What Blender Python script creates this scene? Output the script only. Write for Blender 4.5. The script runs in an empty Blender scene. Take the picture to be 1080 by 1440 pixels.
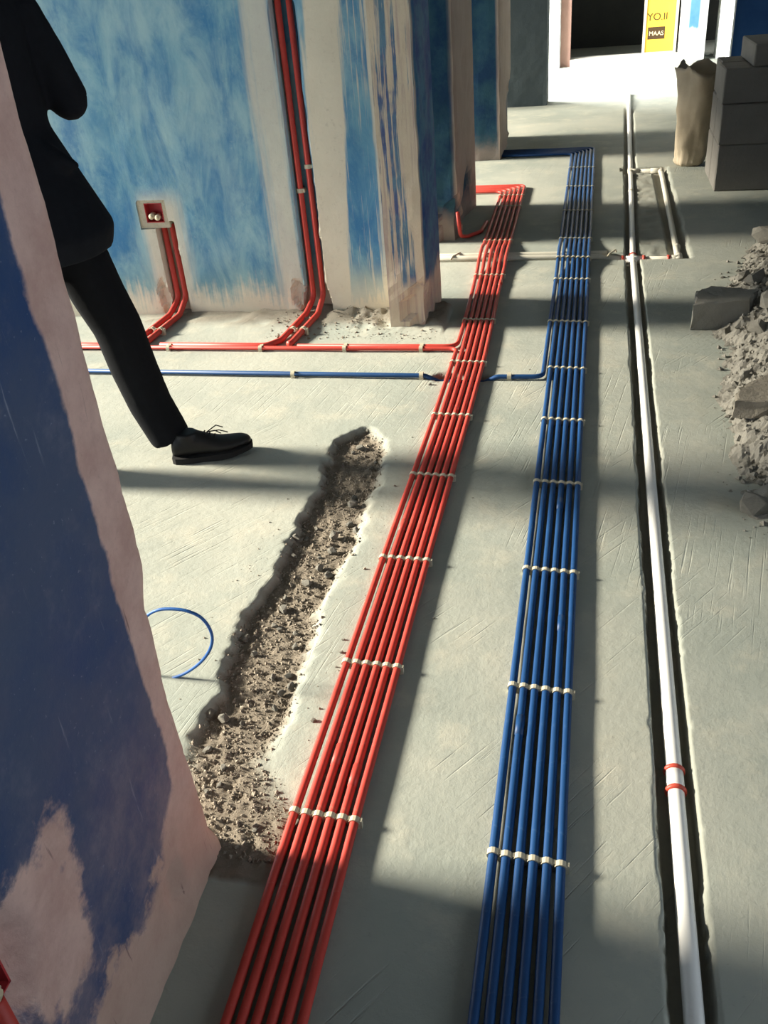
import bpy, bmesh, math, random
from mathutils import Vector, Matrix, noise as mnoise
random.seed(7)
SC = bpy.context.scene
COL = SC.collection

# ------------------------------------------------------------------ camera
F, CAMH = 1272.2, 1.45
PITCH, ROLL, YAW = (math.radians(a) for a in (32.0585, -5.3118, 14.2256))
def _cam_rows():
    cy, sy = math.cos(YAW), math.sin(YAW)
    Rz = Matrix(((cy, sy, 0), (-sy, cy, 0), (0, 0, 1)))
    B = Matrix(((1, 0, 0), (0, 0, -1), (0, 1, 0)))
    c, s = math.cos(PITCH), math.sin(PITCH)
    Rx = Matrix(((1, 0, 0), (0, c, -s), (0, s, c)))
    c, s = math.cos(ROLL), math.sin(ROLL)
    Rr = Matrix(((c, -s, 0), (s, c, 0), (0, 0, 1)))
    return Rr @ Rx @ B @ Rz
CM = _cam_rows()
cam_d = bpy.data.cameras.new('camera'); cam = bpy.data.objects.new('camera', cam_d); COL.objects.link(cam)
cam_d.sensor_fit = 'VERTICAL'; cam_d.sensor_height = 36; cam_d.lens = F / 1440 * 36
cam_d.clip_start = .02; cam_d.clip_end = 200
R_, D_, W_ = CM[0], CM[1], CM[2]
cam.matrix_world = Matrix(((R_[0], -D_[0], -W_[0], 0), (R_[1], -D_[1], -W_[1], 0), (R_[2], -D_[2], -W_[2], CAMH), (0, 0, 0, 1)))
SC.camera = cam
def ray(x, y): return CM.transposed() @ Vector(((x - 540) / F, (y - 720) / F, 1))
CP = Vector((0, 0, CAMH))
def fl(x, y, z=0.0): d = ray(x, y); return CP + d * ((z - CAMH) / d.z)
def atY(x, y, Y): d = ray(x, y); return CP + d * (Y / d.y)
def atX(x, y, X): d = ray(x, y); return CP + d * (X / d.x)

# ------------------------------------------------------------------ light
vs = SC.view_settings
vs.view_transform = 'Standard'; vs.look = 'None'; vs.gamma = 1; vs.use_curve_mapping = False
vs.exposure = 0.3
wd = bpy.data.worlds.new('sky'); SC.world = wd; wd.use_nodes = True
bg = wd.node_tree.nodes['Background']; bg.inputs[0].default_value = (.80, .90, 1.0, 1); bg.inputs[1].default_value = 2.8
SUN_EL, SUN_K = math.radians(21), .02          # low sun from the open window side, raking across the floor
sd = bpy.data.lights.new('sun', 'SUN'); so = bpy.data.objects.new('sun', sd); COL.objects.link(so)
sd.energy = 15.0; sd.color = (1, .92, .76); sd.angle = math.radians(10)
sdir = Vector((1, -SUN_K, 0)).normalized() * math.cos(SUN_EL) + Vector((0, 0, -math.sin(SUN_EL)))
so.location = (-6, 4, 4); so.rotation_euler = sdir.to_track_quat('-Z', 'Y').to_euler()
ad = bpy.data.lights.new('far_room_fill', 'AREA'); ao = bpy.data.objects.new('far_room_fill', ad); COL.objects.link(ao)  # unseen fill lamp added to blow out the far floor; no window built
ad.shape = 'RECTANGLE'; ad.size = 2.0; ad.size_y = 1.6; ad.energy = 700; ad.color = (1, .98, .94)
ao.location = (-2.4, 11.0, 1.7); ao.rotation_euler = Vector((1, 0, -.25)).to_track_quat('-Z', 'Y').to_euler()

# ------------------------------------------------------------------ node helper
class NM:
    def __init__(s, name, rough=.85, spec=.25):
        s.m = bpy.data.materials.new(name); s.m.use_nodes = True; s.t = s.m.node_tree
        s.b = s.t.nodes['Principled BSDF']; s.b.inputs['Roughness'].default_value = rough
        s.b.inputs['Specular IOR Level'].default_value = spec
        tc = s.t.nodes.new('ShaderNodeTexCoord'); s.P = tc.outputs['Object']
        sp = s.t.nodes.new('ShaderNodeSeparateXYZ'); s.t.links.new(s.P, sp.inputs[0]); s.x, s.y, s.z = sp.outputs
    def _in(s, sock, v):
        if hasattr(v, 'is_output'): s.t.links.new(v, sock)
        elif isinstance(v, (tuple, list)):
            sock.default_value = tuple(v) + ((1,) if len(v) == 3 and len(sock.default_value) == 4 else ())
        else: sock.default_value = v
    def scaled(s, sx, sy, sz, rot=(0, 0, 0), loc=(0, 0, 0)):
        n = s.t.nodes.new('ShaderNodeMapping'); n.inputs['Scale'].default_value = (sx, sy, sz)
        n.inputs['Rotation'].default_value = rot; n.inputs['Location'].default_value = loc
        s.t.links.new(s.P, n.inputs[0]); return n.outputs[0]
    def aligned(s, along, across, ang):      # stretched coordinates whose long axis lies at ang in the floor plane
        n = s.t.nodes.new('ShaderNodeMapping'); n.vector_type = 'TEXTURE'; n.inputs['Scale'].default_value = (1 / along, 1 / across, 1); n.inputs['Rotation'].default_value = (0, 0, ang)
        s.t.links.new(s.P, n.inputs[0]); return n.outputs[0]
    def noise(s, scale=5, detail=6, rough=.6, vec=None, dist=0):
        n = s.t.nodes.new('ShaderNodeTexNoise'); n.inputs['Scale'].default_value = scale
        n.inputs['Detail'].default_value = detail; n.inputs['Roughness'].default_value = rough; n.inputs['Distortion'].default_value = dist
        s.t.links.new(vec if vec is not None else s.P, n.inputs['Vector']); return n.outputs['Fac']
    def vor(s, scale=5, vec=None):
        n = s.t.nodes.new('ShaderNodeTexVoronoi'); n.inputs['Scale'].default_value = scale
        s.t.links.new(vec if vec is not None else s.P, n.inputs['Vector']); return n.outputs['Distance']
    def f(s, op, a, b=0.0, c=0.0):
        n = s.t.nodes.new('ShaderNodeMath'); n.operation = op
        for i, v in enumerate((a, b, c)): s._in(n.inputs[i], v)
        return n.outputs[0]
    def step(s, v, lo, hi, a=0.0, b=1.0):
        n = s.t.nodes.new('ShaderNodeMapRange'); n.interpolation_type = 'SMOOTHSTEP'; n.clamp = True
        s._in(n.inputs['Value'], v); s._in(n.inputs['From Min'], lo); s._in(n.inputs['From Max'], hi)
        s._in(n.inputs['To Min'], a); s._in(n.inputs['To Max'], b); return n.outputs[0]
    def mix(s, fac, a, b):
        n = s.t.nodes.new('ShaderNodeMix'); n.data_type = 'RGBA'
        s._in(n.inputs[0], fac); s._in(n.inputs[6], a); s._in(n.inputs[7], b); return n.outputs[2]
    def attr(s, name):
        n = s.t.nodes.new('ShaderNodeAttribute'); n.attribute_name = name; return n.outputs['Fac']
    def col(s, c): s._in(s.b.inputs['Base Color'], c); return s
    def bump(s, h, strength=.4, dist=.01):
        n = s.t.nodes.new('ShaderNodeBump'); n.inputs['Strength'].default_value = strength; n.inputs['Distance'].default_value = dist
        s._in(n.inputs['Height'], h); s.t.links.new(n.outputs[0], s.b.inputs['Normal']); return s

MAT = {}
def simple(name, c, rough=.6, spec=.3, var=.12, nscale=25, bump=0.0):
    g = NM(name, rough, spec)
    n = g.noise(nscale, 4, .6)
    g.col(g.mix(n, tuple(v * (1 - var) for v in c), tuple(min(1, v * (1 + var)) for v in c)))
    if bump: g.bump(g.noise(nscale * 3, 6, .7), bump, .006)
    MAT[name] = g.m; return g.m

def mat_floor():
    g = NM('floor_screed', .9, .15)
    n1 = g.noise(1.1, 5, .6); n2 = g.noise(6, 6, .65); n3 = g.noise(60, 4, .7)
    c = g.mix(g.step(n1, .35, .68), (.285, .310, .275), (.385, .390, .338))
    c = g.mix(g.step(n2, .48, .75, 0, .6), c, (.47, .445, .365))
    c = g.mix(g.step(n3, .6, .78, 0, .35), c, (.19, .19, .17))
    dirt = g.mix(g.noise(30, 7, .75), (.115, .098, .078), (.30, .255, .20))
    r = g.attr('dirt')
    c = g.mix(r, c, dirt)
    g.col(c)
    sv = g.aligned(1.6, 60, math.radians(54))
    st = g.step(g.noise(2.2, 3, .5, sv), .60, .72)
    stm = g.step(g.noise(1.5, 2, .5), .46, .58)
    s2 = g.aligned(1.4, 70, math.radians(80))
    st2 = g.f('MULTIPLY', g.step(g.noise(2.2, 3, .5, s2), .58, .7), g.step(g.noise(1.1, 2, .5, g.scaled(1, 1, 1, loc=(5, 2, 0))), .5, .6))
    h = g.f('ADD', g.f('MULTIPLY', g.noise(45, 8, .7), .55), g.f('MULTIPLY', n2, .8))
    h = g.f('SUBTRACT', h, g.f('MULTIPLY', g.f('MULTIPLY', st, stm), .7))
    h = g.f('SUBTRACT', h, g.f('MULTIPLY', st2, .5))
    h = g.f('ADD', h, g.f('MULTIPLY', g.f('MULTIPLY', r, g.noise(130, 6, .8)), 1.6))
    g.bump(h, .55, .006)
    MAT['floor'] = g.m
def mat_mural():
    g = NM('mural_paint', .7, .25)
    big = g.noise(1.7, 6, .62, g.scaled(1, 1, .75, loc=(3.1, 0, .4))); mid = g.noise(6, 8, .68); fine = g.noise(45, 5, .7)
    streak = g.noise(1, 6, .65, g.scaled(30, 30, 1.2)); st2 = g.noise(1, 4, .6, g.scaled(75, 75, 2.2, loc=(4, 1, 2)))
    brush = g.noise(5, 6, .7, g.scaled(1.6, 1.6, .55, (0, math.radians(14), 0)), .6)
    c = g.mix(g.step(brush, .30, .70), (.045, .185, .370), (.150, .345, .450))
    pale = g.step(g.f('ADD', big, g.f('MULTIPLY', brush, .5)), .62, 1.0, 0, .8)
    c = g.mix(pale, c, (.37, .53, .55))
    c = g.mix(g.step(streak, .50, .75, 0, .4), c, (.24, .42, .49))
    c = g.mix(g.step(g.noise(3.2, 7, .75, g.scaled(1, 1, .8, loc=(9, 2, 3))), .54, .70, 0, .6), c, (.045, .17, .36))
    c = g.mix(g.step(g.z, .06, .34, .4, 0), c, (.22, .34, .25))
    c = g.mix(g.step(fine, .60, .8, 0, .4), c, (.42, .52, .50))
    # bare plaster bands: along the pipe chases, at the foot of the wall and towards the corner pier
    def band(cx, w, soft):
        d = g.f('ABSOLUTE', g.f('SUBTRACT', g.x, cx))
        d = g.f('ADD', d, g.f('MULTIPLY', g.f('SUBTRACT', streak, .5), .12))
        return g.step(d, w, w + soft, 1, 0)
    def slant(cx, k, w, soft, lo=None):   # band leaning with height
        d = g.f('ABSOLUTE', g.f('SUBTRACT', g.x, g.f('ADD', cx, g.f('MULTIPLY', g.z, k))))
        d = g.f('ADD', d, g.f('MULTIPLY', g.f('SUBTRACT', streak, .5), .10))
        return g.step(d, w, w + soft, 1, 0)
    m = g.f('MAXIMUM', slant(-1.13, .055, .065, .02), g.f('MULTIPLY', band(-1.33, .035, .05), .75))
    m = g.f('MAXIMUM', m, band(-.845, .045, .02))
    m = g.f('MAXIMUM', m, g.f('MULTIPLY', band(-1.92, .05, .10), g.step(g.z, .50, .62, .85, 0)))
    foot = g.f('ADD', g.z, g.f('ADD', g.f('MULTIPLY', g.f('SUBTRACT', mid, .5), .30), g.f('MULTIPLY', g.f('SUBTRACT', st2, .5), .22)))
    m = g.f('MAXIMUM', m, g.step(foot, .05, .20, 1, 0))
    right = g.f('MULTIPLY', g.step(g.x, -1.32, -1.20), g.step(g.z, .0, .30, .9, 0))
    m = g.f('MAXIMUM', m, right)
    drips = g.f('MULTIPLY', g.step(st2, .55, .66), g.step(g.x, -1.12, -.98, .0, .8))
    m = g.f('MAXIMUM', m, drips)
    pl = g.mix(mid, (.58, .53, .41), (.74, .68, .54)); pl = g.mix(g.step(fine, .55, .8, 0, .4), pl, (.33, .28, .20))
    g.col(g.mix(m, c, pl)); g.bump(g.f('ADD', g.f('MULTIPLY', fine, .5), mid), .35, .006)
    MAT['mural'] = g.m
def mat_pier():
    g = NM('pier_paint', .75, .2)
    mid = g.noise(7, 7, .68); fine = g.noise(50, 5, .7); st = g.noise(1, 6, .62, g.scaled(26, 26, 1.1, loc=(2, 0, 5)))
    st2 = g.noise(1, 4, .6, g.scaled(60, 60, 1.6, loc=(7, 3, 1)))
    blue = g.mix(g.step(mid, .35, .65), (.018, .060, .20), (.05, .165, .26))
    pl = g.mix(mid, (.45, .38, .28), (.62, .54, .41)); pl = g.mix(g.step(st2, .5, .66, 0, .7), pl, (.36, .27, .26))
    front = g.step(g.y, 3.755, 3.78, 1, 0)          # the front is mostly bare, the flank mostly painted
    onf = g.step(g.f('ADD', st, g.f('MULTIPLY', g.f('SUBTRACT', st2, .5), .5)), .44, .53, 1, 0)
    paint = g.f('MULTIPLY', g.f('ADD', g.f('MULTIPLY', front, g.f('MULTIPLY', onf, .9)), g.f('SUBTRACT', 1, front)), g.step(g.f('ADD', g.z, g.f('MULTIPLY', g.f('SUBTRACT', mid, .5), .2)), .15, .24))
    g.col(g.mix(paint, pl, blue)); g.bump(g.f('ADD', fine, mid), .4, .006)
    MAT['pier'] = g.m
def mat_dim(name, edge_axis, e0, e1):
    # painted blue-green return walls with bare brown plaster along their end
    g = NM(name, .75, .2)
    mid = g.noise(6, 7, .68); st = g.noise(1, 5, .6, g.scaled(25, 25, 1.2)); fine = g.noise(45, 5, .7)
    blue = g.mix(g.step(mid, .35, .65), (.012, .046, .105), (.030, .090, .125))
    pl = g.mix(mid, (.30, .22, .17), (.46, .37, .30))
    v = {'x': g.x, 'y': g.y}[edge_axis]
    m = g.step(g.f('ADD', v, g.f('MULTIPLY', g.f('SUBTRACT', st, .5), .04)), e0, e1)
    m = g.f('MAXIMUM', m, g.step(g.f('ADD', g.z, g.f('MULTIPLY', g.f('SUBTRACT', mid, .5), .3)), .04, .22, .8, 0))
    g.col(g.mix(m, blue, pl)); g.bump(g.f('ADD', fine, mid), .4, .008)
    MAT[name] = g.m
def mat_left():
    g = NM('left_wall_paint', .62, .3)
    big = g.noise(2.6, 6, .6); mid = g.noise(9, 7, .7); fine = g.noise(60, 5, .7)
    st = g.noise(1, 5, .6, g.scaled(60, 60, 3)); warp = g.noise(7, 6, .65, g.scaled(1, 1, 1, loc=(1, 4, 2)))
    c = g.mix(g.step(big, .36, .62), (.016, .056, .165), (.060, .088, .160))
    c = g.mix(g.step(mid, .5, .75, 0, .6), c, (.155, .165, .235))
    low = g.step(g.z, .55, .12); c = g.mix(g.f('MULTIPLY', g.step(mid, .3, .7, .1, 1), g.step(g.z, .20, .62, .9, 0)), c, (.235, .195, .225))
    c = g.mix(g.step(st, .64, .72, 0, .45), c, (.36, .38, .44))
    c = g.mix(g.step(g.vor(26, g.scaled(1, 1, .6)), .10, .04, 0, .0), c, (.4, .4, .5))
    c = g.mix(g.step(g.noise(120, 3, .6), .66, .74, 0, .5), c, (.26, .28, .36))
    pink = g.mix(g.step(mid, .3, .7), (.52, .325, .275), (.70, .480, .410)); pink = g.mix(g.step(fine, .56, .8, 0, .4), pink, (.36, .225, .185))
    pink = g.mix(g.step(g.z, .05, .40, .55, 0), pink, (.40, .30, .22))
    gouge = g.step(g.noise(1, 3, .5, g.scaled(70, 70, 5, loc=(3, 8, 1))), .68, .74, 0, .75)
    pink = g.mix(gouge, pink, (.20, .12, .11))
    wv = g.f('MULTIPLY', g.f('SUBTRACT', warp, .5), 1.0)
    edge = g.step(g.f('ADD', g.y, g.f('MULTIPLY', wv, .05)), .937, .948)
    flare = g.f('ADD', g.y, g.f('MULTIPLY', g.f('SUBTRACT', .36, g.z), 1.15))            # bare zone widening to the foot of the wall
    fl_ = g.step(g.f('ADD', flare, g.f('MULTIPLY', wv, .30)), 1.02, 1.08)
    foot = g.step(g.f('ADD', g.z, g.f('MULTIPLY', wv, .40)), .18, .225, 1, 0)
    dy = g.f('DIVIDE', g.f('SUBTRACT', g.y, .60), .085); dz = g.f('DIVIDE', g.f('SUBTRACT', g.z, .37), .15)
    blob = g.f('SQRT', g.f('ADD', g.f('MULTIPLY', dy, dy), g.f('MULTIPLY', dz, dz)))
    blob = g.step(g.f('ADD', blob, g.f('MULTIPLY', wv, 3.2)), .70, 1.15, 1, 0)
    m = g.f('MAXIMUM', g.f('MAXIMUM', edge, fl_), g.f('MAXIMUM', foot, blob))
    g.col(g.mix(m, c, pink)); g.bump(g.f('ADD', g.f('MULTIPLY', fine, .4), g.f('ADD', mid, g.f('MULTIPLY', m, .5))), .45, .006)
    MAT['left'] = g.m
def mat_plaster(name, a, b, c2=None, bump=.3):
    g = NM(name, .85, .15); mid = g.noise(7, 7, .65); fine = g.noise(50, 5, .7)
    c = g.mix(mid, a, b); c = g.mix(g.step(fine, .6, .8, 0, .35), c, c2 or tuple(v * .5 for v in a)); g.col(c); g.bump(g.f('ADD', fine, mid), bump, .008)
    MAT[name] = g.m
def mat_farwall():
    g = NM('far_wall_paint', .7, .2)
    mid = g.noise(6, 5, .6); st = g.noise(1, 4, .6, g.scaled(20, 20, 1))
    blue = g.mix(mid, (.04, .20, .50), (.20, .42, .62)); wh = g.mix(mid, (.62, .64, .62), (.80, .80, .76))
    b1 = g.f('MULTIPLY', g.step(g.x, 1.03, 1.05), g.step(g.x, 1.14, 1.16, 1, 0))
    m = g.f('MULTIPLY', b1, g.step(g.f('ADD', g.z, g.f('MULTIPLY', st, .08)), .36, .40))
    g.col(g.mix(m, wh, blue)); MAT['farwall'] = g.m
mat_floor(); mat_mural(); mat_pier(); mat_left(); mat_farwall()
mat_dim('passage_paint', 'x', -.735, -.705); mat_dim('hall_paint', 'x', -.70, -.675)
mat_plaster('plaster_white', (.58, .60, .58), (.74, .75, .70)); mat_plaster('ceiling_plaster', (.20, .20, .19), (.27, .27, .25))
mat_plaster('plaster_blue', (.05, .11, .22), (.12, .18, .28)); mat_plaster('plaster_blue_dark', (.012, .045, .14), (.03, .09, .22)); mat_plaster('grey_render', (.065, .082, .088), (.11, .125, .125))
mat_plaster('jamb_red', (.30, .17, .14), (.42, .27, .22)); mat_plaster('sill_stone', (.45, .44, .40), (.6, .59, .54))
mat_plaster('aac_block', (.15, .14, .125), (.235, .222, .20), bump=.5)
mat_plaster('rubble_stone', (.145, .138, .12), (.30, .285, .245), (.09, .085, .07), bump=.7)
mat_plaster('rubble_dust', (.15, .135, .11), (.27, .245, .20), (.12, .11, .09), bump=.9)
mat_plaster('dirt_crumb', (.15, .128, .102), (.34, .295, .235), (.10, .085, .07), bump=.7)
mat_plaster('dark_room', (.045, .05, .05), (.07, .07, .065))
def mat_pipe(name, a, b, dust, spec=.32, rough=.5):
    g = NM(name, rough, spec); n = g.noise(9, 5, .6); d = g.noise(70, 4, .7)
    c = g.mix(n, a, b); c = g.mix(g.step(d, .58, .82, 0, .5), c, dust); g.col(c)
    g.b.inputs['Roughness'].default_value = rough; MAT[name] = g.m
mat_pipe('red_pvc', (.40, .034, .026), (.54, .066, .046), (.44, .20, .14))
mat_pipe('blue_pvc', (.005, .036, .120), (.009, .060, .185), (.08, .14, .23))
mat_pipe('blue_tube', (.01, .07, .26), (.02, .12, .40), (.10, .25, .45))
mat_pipe('white_pvc', (.70, .70, .68), (.82, .81, .77), (.55, .52, .45))
mat_pipe('cream_pvc', (.50, .48, .40), (.64, .61, .52), (.38, .35, .28))
simple('clip_white', (.50, .455, .34), .5, .35, .15, 60)
simple('ring_red', (.50, .07, .045), .45, .4)
simple('box_red', (.42, .03, .035), .5, .35)
simple('connector_pale', (.58, .52, .36), .5, .35, .2)
simple('mortar', (.46, .42, .32), .9, .1, .3, 40, .6)
simple('yellow_board', (.80, .50, .05), .6, .3, .06, 4)
simple('board_frame', (.48, .42, .34), .6, .3); simple('print_dark', (.06, .035, .015), .7, .2); simple('print_pale', (.85, .68, .40), .7, .2)
simple('sack_cloth', (.44, .37, .27), .85, .15, .25, 8, .5)
simple('cloth_black', (.012, .014, .018), .95, .05, .2, 40, .15); simple('trouser_black', (.011, .012, .014), .95, .05, .2, 40, .15)
simple('shoe_leather', (.012, .012, .012), .5, .3, .15, 30); simple('sole_rubber', (.016, .016, .016), .8, .2); simple('lace_black', (.02, .02, .02), .8, .2)
simple('skin', (.50, .32, .23), .55, .35, .08); simple('hair_black', (.012, .011, .010), .6, .3)
simple('eye_white', (.7, .7, .68), .3, .5); simple('lip', (.35, .15, .13), .5, .3)

# ------------------------------------------------------------------ mesh helpers
def obj(name, bm, mat, parent=None, smooth=False):
    me = bpy.data.meshes.new(name); bm.normal_update(); bm.to_mesh(me); bm.free()
    if smooth:
        for p in me.polygons: p.use_smooth = True
    o = bpy.data.objects.new(name, me); COL.objects.link(o)
    me.materials.append(MAT[mat])
    if parent: o.parent = parent
    return o
def tag(o, label, cat, group=None):
    o['label'] = label; o['category'] = cat
    if group: o['group'] = group
    return o
def struct(o, label=None):
    o['kind'] = 'structure'
    if label: o['label'] = label
    return o
def stuff(o, label, cat):
    o['kind'] = 'stuff'; return tag(o, label, cat)
def empty(name, loc, label, cat, group=None, rz=0):
    o = bpy.data.objects.new(name, None); COL.objects.link(o); o.location = loc; o.rotation_euler = (0, 0, rz)
    o.empty_display_size = .05
    return tag(o, label, cat, group)
def box(bm, x0, x1, y0, y1, z0, z1):
    v = [bm.verts.new(p) for p in ((x0, y0, z0), (x1, y0, z0), (x1, y1, z0), (x0, y1, z0), (x0, y0, z1), (x1, y0, z1), (x1, y1, z1), (x0, y1, z1))]
    for f in ((0, 3, 2, 1), (4, 5, 6, 7), (0, 1, 5, 4), (1, 2, 6, 5), (2, 3, 7, 6), (3, 0, 4, 7)): bm.faces.new([v[i] for i in f])
def boxobj(name, dims, mat, parent=None):
    bm = bmesh.new(); box(bm, *dims); return obj(name, bm, mat, parent)
def round_path(pts, r, n=6):
    pts = [Vector(p) for p in pts]; out = [pts[0]]
    for i in range(1, len(pts) - 1):
        a, b, c = pts[i - 1], pts[i], pts[i + 1]
        ua, uc = (a - b), (c - b); la, lc = ua.length, uc.length
        if la < 1e-6 or lc < 1e-6: continue
        ua /= la; uc /= lc
        ang = ua.angle(uc)
        if ang > math.radians(174): out.append(b); continue
        rr = r[i] if isinstance(r, dict) and i in r else (r if not isinstance(r, dict) else .05)
        t = min(rr / math.tan(ang / 2), la * .49, lc * .49)
        p0, p1 = b + ua * t, b + uc * t
        for k in range(n + 1):
            s = k / n; out.append(p0.lerp(b, s).lerp(b.lerp(p1, s), s))
    out.append(pts[-1]); return out
def tube(bm, path, r, sides=10, cap=True):
    path = [Vector(p) for p in path]; rings = []; up = None
    for i, p in enumerate(path):
        d = (path[min(i + 1, len(path) - 1)] - path[max(i - 1, 0)]).normalized()
        if up is None:
            up = Vector((0, 0, 1)) if abs(d.z) < .9 else Vector((0, -1, 0))
        s = d.cross(up).normalized(); up = s.cross(d).normalized()
        rr = r[i] if isinstance(r, (list, tuple)) else r
        rings.append([bm.verts.new(p + (s * math.cos(a) + up * math.sin(a)) * rr) for a in (2 * math.pi * k / sides for k in range(sides))])
    for a, b in zip(rings, rings[1:]):
        for k in range(sides): bm.faces.new((a[k], a[(k + 1) % sides], b[(k + 1) % sides], b[k]))
    if cap: bm.faces.new(rings[0]); bm.faces.new(rings[-1][::-1])
    return rings
def tubeobj(name, path, r, mat, parent=None, sides=10):
    bm = bmesh.new(); tube(bm, path, r, sides); bmesh.ops.recalc_face_normals(bm, faces=bm.faces); return obj(name, bm, mat, parent, True)
def loft(bm, secs, sides=14):
    """secs: list of (centre, half-width vector u, half-width vector v)"""
    rings = []
    for c, u, v in secs:
        c, u, v = Vector(c), Vector(u), Vector(v)
        rings.append([bm.verts.new(c + u * math.cos(a) + v * math.sin(a)) for a in (2 * math.pi * k / sides for k in range(sides))])
    for a, b in zip(rings, rings[1:]):
        for k in range(sides): bm.faces.new((a[k], a[(k + 1) % sides], b[(k + 1) % sides], b[k]))
    bm.faces.new(rings[0]); bm.faces.new(rings[-1][::-1])
def limb(bm, pts, rs, sides=12):
    tube(bm, pts, rs, sides)
def remesh_obj(name, bm, mat, voxel, parent=None, smooth_it=6):
    bmesh.ops.recalc_face_normals(bm, faces=bm.faces)
    o = obj(name + '_src', bm, mat)
    m = o.modifiers.new('r', 'REMESH'); m.mode = 'VOXEL'; m.voxel_size = voxel
    s = o.modifiers.new('s', 'SMOOTH'); s.factor = .5; s.iterations = smooth_it
    dg = bpy.context.evaluated_depsgraph_get(); me = bpy.data.meshes.new_from_object(o.evaluated_get(dg))
    src = o.data; bpy.data.objects.remove(o); bpy.data.meshes.remove(src)
    me.name = name; me.materials.clear(); me.materials.append(MAT[mat])
    for p in me.polygons: p.use_smooth = True
    o = bpy.data.objects.new(name, me); COL.objects.link(o)
    if parent: o.parent = parent
    return o
def fb(x, y, z=0.0, o=4):      # fractal noise about 0
    return mnoise.fractal((x, y, z), 1.0, 2.1, o)
def lines(a, b, step, dense=()):
    """sorted grid lines from a to b with spacing step, and finer spacing inside (lo, hi, step) ranges"""
    s = set(); n = max(1, round((b - a) / step))
    for i in range(n + 1): s.add(round(a + (b - a) * i / n, 5))
    for lo, hi, st in dense:
        s = {v for v in s if v <= lo or v >= hi}
        m = max(1, round((hi - lo) / st))
        for i in range(m + 1): s.add(round(lo + (hi - lo) * i / m, 5))
    return sorted(s)
def sstep(v, a, b):
    t = min(1, max(0, (v - a) / (b - a))); return t * t * (3 - 2 * t)

# ------------------------------------------------------------------ floor
# centre line and half widths of the chiselled trench
TR = [(1.02, -.60, .17), (1.12, -.66, .15), (1.25, -.71, .10), (1.40, -.715, .092), (1.75, -.728, .100), (2.0, -.715, .100), (2.4, -.715, .102), (2.62, -.735, .100), (2.74, -.74, .088)]
def trench(x, y):
    if y < .96 or y > 2.80: return 0
    for (y0, c0, w0), (y1, c1, w1) in zip(TR, TR[1:]):
        if y <= y1 or y1 == TR[-1][0]:
            t = min(1, max(0, (y - y0) / (y1 - y0))); c = c0 + (c1 - c0) * t; w = w0 + (w1 - w0) * t; break
    w *= 1 + .22 * fb(y * 9, 3.3) ; c += .02 * fb(y * 6, 8.1)
    d = abs(x - c) - w + .012 * fb(x * 40, y * 40, 1.0)
    e = max(y - 2.70, 1.06 - y, 0) * .8
    return 1 - sstep(d + e, -.012 - (.022 if x > c else 0) - .05 * (1 - sstep(y, 1.1, 1.4)), .006 + .02 * (1 - sstep(y, 1.1, 1.4)))
GX, GYT, GX2 = .215, 4.74, .455      # white pipe runs
GYB = 6.72
def gx_at(y): return .2095 + .0042 * (y - .9) if y < 4.8 else .226 + .020 * (y - 4.8)
def groove(x, y):
    g = 0
    if y < 9.2:
        c = gx_at(y) ; g = max(g, 1 - sstep(abs(x - c) - (.036 + .005 * fb(y * 7, 1.2) + .003 * fb(y * 40, 5.2)), -.003, .003))
    if .1 < x < .50: g = max(g, 1 - sstep(abs(y - GYT) - (.040 + .006 * fb(x * 12, 2.2)), -.006, .006))
    if -1.2 < x <= .1: g = max(g, (1 - sstep(abs(y - GYT - .02) - .05, -.008, .008)) * .9)
    if GYT - .03 < y < GYB + .05: g = max(g, 1 - sstep(abs(x - GX2 - .004) - (.045 + .006 * fb(y * 7, 4.2)), -.004, .004))
    if .2 < x < .50: g = max(g, 1 - sstep(abs(y - GYB) - .05, -.006, .006))
    # rough scabbled ground between the two runs
    if GYT < y < GYB and .22 < x < .46: g = max(g, .45 + .25 * fb(x * 14, y * 14))
    return g
def pit(x, y):                       # where the blue cross pipe dives under the red bundle
    return 1 - sstep(((x + .455) / .125) ** 2 + ((y - 3.235) / .045) ** 2 + .3 * fb(x * 30, y * 30), .6, 1.0)
def floor_h(x, y):
    t = trench(x, y); g = groove(x, y); p = pit(x, y)
    h = .0018 * fb(x * 2.5, y * 2.5, 7)
    near = 1 - sstep(y, 1.10, 1.42)
    h -= t * (.024 * (1 - 1.2 * near) + .007 * fb(x * 45, y * 45, 2, 6))
    h -= g * .034
    h -= p * .030
    m = 0                            # swept-up dirt along the foot of the mural wall
    if x < -.60 and 3.35 < y < 4.0: m = sstep(y, 3.66, 3.93) * .03 * (1 + .8 * fb(x * 18, y * 18, 4)) * sstep(x, -2.9, -1.0)
    if m > 0: h += m
    return h, min(1, max(t, p, sstep(m, .004, .02) * .8, g * .55))
def build_floor():
    xs = lines(-5.35, 3.2, .09, ((-1.05, -.40, .0085), (.12, .31, .006), (.31, .53, .012), (-.40, .12, .03), (-1.6, -1.05, .04)))
    ys = lines(-2.5, 14.4, .10, ((.92, 2.86, .0085), (3.05, 4.02, .016), (4.66, 4.84, .008), (4.84, 6.6, .03), (6.6, 6.82, .008), (.3, .92, .03), (2.86, 3.05, .03), (4.02, 4.66, .03)))
    bm = bmesh.new(); lay = bm.verts.layers.float.new('dirt'); rows = []
    for y in ys:
        row = []
        for x in xs:
            h, d = floor_h(x, y); v = bm.verts.new((x, y, h)); v[lay] = d; row.append(v)
        rows.append(row)
    for a, b in zip(rows, rows[1:]):
        for i in range(len(xs) - 1): bm.faces.new((a[i], a[i + 1], b[i + 1], b[i]))
    # slab sides and underside so that the floor has thickness
    o = obj('floor', bm, 'floor', None, True); struct(o); return o
build_floor()

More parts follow.
